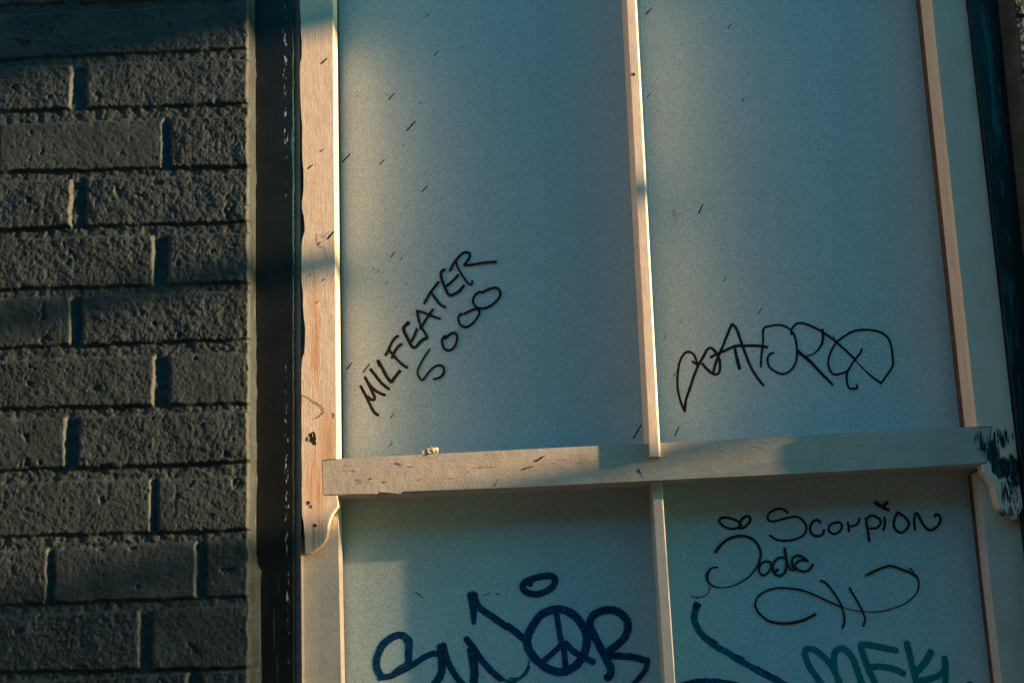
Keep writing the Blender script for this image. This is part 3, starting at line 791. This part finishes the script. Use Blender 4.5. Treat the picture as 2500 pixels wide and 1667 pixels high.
# spatter of ink dashes
def dashes(parent, lst, d=H0, mat='black_ink', name="ink_dash"):
    for (o, seg) in lst:
        for (a, b, c, e) in seg:
            k = Ink(d)
            L = math.hypot(c - a, e - b) / o[2]
            k.stroke([(a, b), (c, e)], (min(3.6, 1.2 + L * .10), min(3.0, 0.8 + L * .08)), o, 0.1)
            k.done(name, M[mat], parent, None)
Z1 = (830, 0, 2.8); Z2 = (830, 555, 2.8); Z3 = (1660, 0, 2.8); Z4 = (1600, 667, 2.613)
dashes(pUL, [(Z1, [(590, 115, 610, 95), (645, 380, 672, 352), (333, 680, 372, 640), (545, 710, 558, 695), (457, 893, 514, 830), (430, 1000, 443, 985), (273, 1125, 305, 1090), (560, 1310, 597, 1272), (694, 1358, 700, 1348), (16, 1110, 70, 1052), (108, 578, 116, 570), (112, 662, 125, 650), (318, 653, 324, 646)]),
    (Z2, [(347, 203, 375, 168), (413, 220, 428, 198), (225, 290, 235, 273), (258, 307, 268, 290), (310, 387, 323, 366), (455, 393, 465, 380), (45, 970, 82, 925), (160, 988, 202, 935), (345, 1303, 371, 1270), (340, 1495, 357, 1468), (2005, 1440, 2060, 1350), (525, 1225, 530, 1217), (380, 543, 385, 537)])])
dashes(pUR, [(Z1, [(2090, 100, 2130, 58), (2102, 663, 2124, 637)]), (Z2, [(2290, 1420, 2318, 1360), (2217, 760, 2228, 742), (2322, 640, 2328, 630), (2324, 658, 2332, 645)]),
    (Z3, [(330, 197, 348, 170), (425, 697, 440, 668), (127, 1458, 157, 1398), (465, 505, 472, 492), (977, 993, 984, 985), (540, 1368, 544, 1360), (120, 385, 124, 380), (553, 350, 557, 345), (125, 330, 129, 325), (790, 30, 795, 24)]),
    (Z4, [(437, 52, 450, 28), (656, 257, 675, 225), (58, 417, 68, 398), (117, 655, 128, 635)])])
full = (0, 0, 1)
dashes(us_l, [(full, [(785.5, 155.5, 799, 143), (753, 412, 764, 402), (800.5, 583, 816, 565), (778, 597, 784.5, 590), (756, 674, 760, 669), (788, 685.5, 793, 680), (773, 740, 777, 734.5), (812, 673, 815, 671), (783, 371, 789, 364), (814, 1008, 815, 1020)])], -0.5)
# stains on the boards
STAINS = [((2, 5), [(650, 310), (710, 350)]), ((5, 2), [(710, 350), (760, 395)]), ((2, 4), [(1585, 362), (1670, 325)]), ((3, 6), [(1760, 320), (1805, 345)]), ((1.5, 1.5), [(700, 225), (715, 205)])]
marks("stain", 'ochre', pLL, [(b, a) for a, b in STAINS], H0, E1, 0.4)
k = Ink(H0 + 0.05)
for ws, st in [(4.5, [(190, 100), (300, 125), (420, 100), (490, 20), (500, -60)])]: k.stroke(st, ws, F_, 0.5)
k.done("stain", M['ochre'], pLR, "curved yellowish smear")
marks("stain", 'faint', pUR, [([(1644, 515), (1649, 535)], (10, 8)), ([(1712, 58), (1716, 58)], 5), ([(1765, 70), (1768, 70)], 3)], H0, full, 0.3)

# knot hole, nail and splinters on the left stile, nail on the bar
def blob(bm, c, rx, rz, depth, seed, n=18, jag=0.3):
    r = random.Random(seed); ctr = P(c[0], c[1], depth)
    vs = []
    for i in range(n):
        a = 2 * math.pi * i / n; q = 1 + r.uniform(-jag, jag)
        vs.append(bm.verts.new((ctr.x + math.cos(a) * rx * S * q, ctr.y, ctr.z + math.sin(a) * rz * S * q)))
    f = bm.faces.new(vs); f.normal_update()
    if f.normal.y > 0: f.normal_flip()
    return f
bm = bmesh.new(); blob(bm, (763, 1066), 9, 13, -0.6, 3); blob(bm, (768, 1079), 4, 8, -0.7, 4)
build("knot_hole", bm, M['hole'], us_l)
for c, rx, rz in (((753.5, 1071), 1.3, 6), ((763, 1062), 0.6, 4)):
    bm = bmesh.new(); p = P(c[0], c[1], -0.7)
    bmesh.ops.create_icosphere(bm, subdivisions=2, radius=1.0, matrix=Matrix.Translation(p) @ Matrix.Diagonal((rx * S, 0.7 * S, rz * S, 1)))
    build("splinter", bm, M['chip'], us_l)
bm = bmesh.new(); blob(bm, (770, 1282), 4, 4, -0.6, 9); blob(bm, (753, 1228), 3, 6, -0.65, 19, 14, .5); blob(bm, (760, 1236), 2, 5, -0.7, 29, 14, .5)
build("nail_hole", bm, M['hole'], us_l)
marks("scratch", 'hole', us_l, [([(738, 964), (752, 970), (765, 980), (775, 985), (786, 995), (790, 1004), (785, 1012)], (1.2, 2.2)), ([(782, 1014), (772, 1020), (762, 1022)], (1.4, .8)), ([(775, 570), (774, 585), (777, 598), (784, 604)], 1.2), ([(784, 570), (790, 580), (798, 572), (803, 566)], 1.0), ([(790, 600), (795, 620), (797, 632)], .8)], -0.6, full, 0.35)
rail_o = next(o for o in usash.children if o.name.startswith("meeting_rail"))
rr_ = random.Random(12)
SC = [([(967, 1130), (975, 1133), (985, 1137)], (3, 1)), ([(1308, 1125), (1318, 1120), (1330, 1112)], (4, 2)), ([(1276, 1145), (1290, 1141), (1300, 1138)], (3, 1.5)), ([(1021, 1172), (1024, 1168)], (2.4, 1)), ([(1208, 1185), (1212, 1177)], (2.4, 1)), ([(1558, 1146), (1564, 1156)], (5, 3)), ([(1564, 1160), (1574, 1164)], (2, 1)), ([(862, 1147), (868, 1152)], (2, 1)), ([(904, 1167), (908, 1169)], (3.4, 2)), ([(998, 1139), (1010, 1139)], (1.4, .8)), ([(870, 1170), (880, 1171)], (1.8, 1)), ([(935, 1176), (945, 1177)], (1.8, 1)), ([(1040, 1112), (1043, 1107)], (2.5, 1))]
for i in range(26):
    t = rr_.random(); x = lerp(830, 2280, t); y = lerp(1125, 1050, (x - 800) / 1500) + rr_.uniform(10, 70); L = rr_.uniform(2, 14)
    SC.append(([(x, y), (x + L / 2, y + rr_.uniform(-1, 1) - L * .02), (x + L, y - L * .045)], (rr_.uniform(.5, 1.5), .5)))
marks("scuff", 'hole', rail_o, SC, 1.2, full, 0.4)
for bar in [o for o in usash.children if o.name.startswith("glazing_bar")]:
    bm = bmesh.new(); c = P(1547.5, 182, -18.4)
    box(bm, (c.x - 3 * S, -18.9 * S, c.z - 4 * S), (c.x + 3 * S, -17 * S, c.z + 4 * S), 0.0002)
    build("nail_head", bm, M['iron'], bar)

# crumb of foam lying on the rail
bm = bmesh.new(); r = random.Random(8)
for (x, y, rx, rz, d) in ((1046, 1101.5, 14, 5.5, 10), (1060, 1099.5, 10, 8, 9), (1038, 1103.5, 8, 4.5, 9), (1052, 1101, 8, 6, 7)):
    p = P(x, y, d)
    q = bmesh.ops.create_cube(bm, size=1.7, matrix=Matrix.Translation(p) @ Matrix.Rotation(r.uniform(-.2, .1), 4, 'Y') @ Matrix.Diagonal((rx * S, 9 * S, rz * S, 1)))
bmesh.ops.subdivide_edges(bm, edges=bm.edges[:], cuts=2, use_grid_fill=True)
for v in bm.verts: v.co += Vector((r.uniform(-1, 1), r.uniform(-1, 1), r.uniform(-1, 1))) * 1.5 * S
cr = build("foam_crumb", bm, M['foam'])
cr['label'] = "small crumb of yellow foam lying on top of the meeting rail"; cr['category'] = "crumb"

# ------------------------------------------------------------------ out of the picture: added shadow railing, paving, added buildings
RL = 4.0
rail_x = P(780, 650, 0).x + RL
rg = empty("shadow_railing", (rail_x, -0.8, 0), "unseen iron railing of horizontal bars, added to cast the shadow bands", "railing")  # unseen bars, shaped to throw shadow bands across wall and window
def zbar(y): return P(780, y, 0).z + RL * SUN.z / SUN.x
for ya_, yb_ in ((614, 676), (0, 82), (-190, -8)) + ((1278, 1336),) + tuple((1356 + 26 * i, 1368 + 26 * i) for i in range(36)):  # close slats blur into an even half shade on the lower sash
    bm = bmesh.new(); box(bm, (rail_x - 0.012, -1.78, zbar(yb_)), (rail_x + 0.012, -0.046, zbar(ya_)), 0.003)
    build("bar", bm, M['iron'], rg)
bm = bmesh.new(); box(bm, (rail_x - 0.03, -1.84, 0), (rail_x + 0.03, -1.775, zbar(-260)), 0.004)
build("post", bm, M['iron'], rg)
bm = bmesh.new()
for i in range(1):
    vs = [bm.verts.new(p) for p in ((-60, -60, 0), (60, -60, 0), (60, 0.2, 0), (-60, 0.2, 0))]
    bm.faces.new(vs)
g = build("pavement", bm, M['paving']); g['kind'] = "structure"; g['label'] = "grey paving in front of the wall"

wing = empty("bounce_wing", (-9.0, -2.6, 0), "unseen pale rendered wing facing the low sun, added to bounce warm light", "building")  # unseen wing, added so its sunlit face warms left-facing sides
M['render_paint'] = plain("pale_render", (0.56, 0.45, 0.35), 0.2, 0.8, 4, 0.3)
M['glass'] = plain("dark_glass", (0.02, 0.025, 0.03), 0.2, 0.15)
wb = bmesh.new(); box(wb, (-9.6, -2.7, 0), (-9.0, -0.06, 11.0)); build("wall", wb, M['render_paint'], wing)
wb = bmesh.new(); box(wb, (-9.75, -2.85, 11.0), (-8.9, -0.06, 11.25), 0.02); build("parapet", wb, M['stone'], wing)
for zc in (1.3, 4.3, 7.3):
    wb = bmesh.new()
    for lo_, hi_ in (((-9.0, -1.98, zc), (-8.94, -1.90, zc + 1.5)), ((-9.0, -0.86, zc), (-8.94, -0.78, zc + 1.5)), ((-9.0, -1.90, zc), (-8.94, -0.86, zc + .08)), ((-9.0, -1.90, zc + 1.42), (-8.94, -0.86, zc + 1.5))): box(wb, lo_, hi_, 0.004)
    wf = build("window", wb, M['render_paint'], wing)
    wb = bmesh.new(); box(wb, (-9.0, -1.90, zc + .08), (-8.985, -0.86, zc + 1.42)); build("pane", wb, M['glass'], wf)

M['dark_brick'] = plain("dark_street_brick", (0.10, 0.085, 0.075), 0.4, 0.85, 14, 0.4)
opp = empty("sky_block_terrace", (-10, -8.0, 0), "unseen dark brick terrace across the street, added to block the low sky", "building")  # unseen terrace, added to cut low sky and deepen shade under the rail
wb = bmesh.new(); box(wb, (-40, -8.6, 0), (20, -8.0, 5.4)); build("wall", wb, M['dark_brick'], opp)
wb = bmesh.new(); box(wb, (-40.2, -8.75, 5.4), (20.2, -7.9, 5.65), 0.02); build("parapet", wb, M['stone'], opp)
for i in range(8):
    x = -16 + i * 4.0
    wb = bmesh.new()
    for lo_, hi_ in (((x, -8.0, 2), (x + .1, -7.95, 4)), ((x + 1.3, -8.0, 2), (x + 1.4, -7.95, 4)), ((x + .1, -8.0, 2), (x + 1.3, -7.95, 2.1)), ((x + .1, -8.0, 3.9), (x + 1.3, -7.95, 4))): box(wb, lo_, hi_, 0.004)
    wf = build("window", wb, M['stone'], opp)
    wb = bmesh.new(); box(wb, (x + .1, -8.0, 2.1), (x + 1.3, -7.985, 3.9)); build("pane", wb, M['glass'], wf)
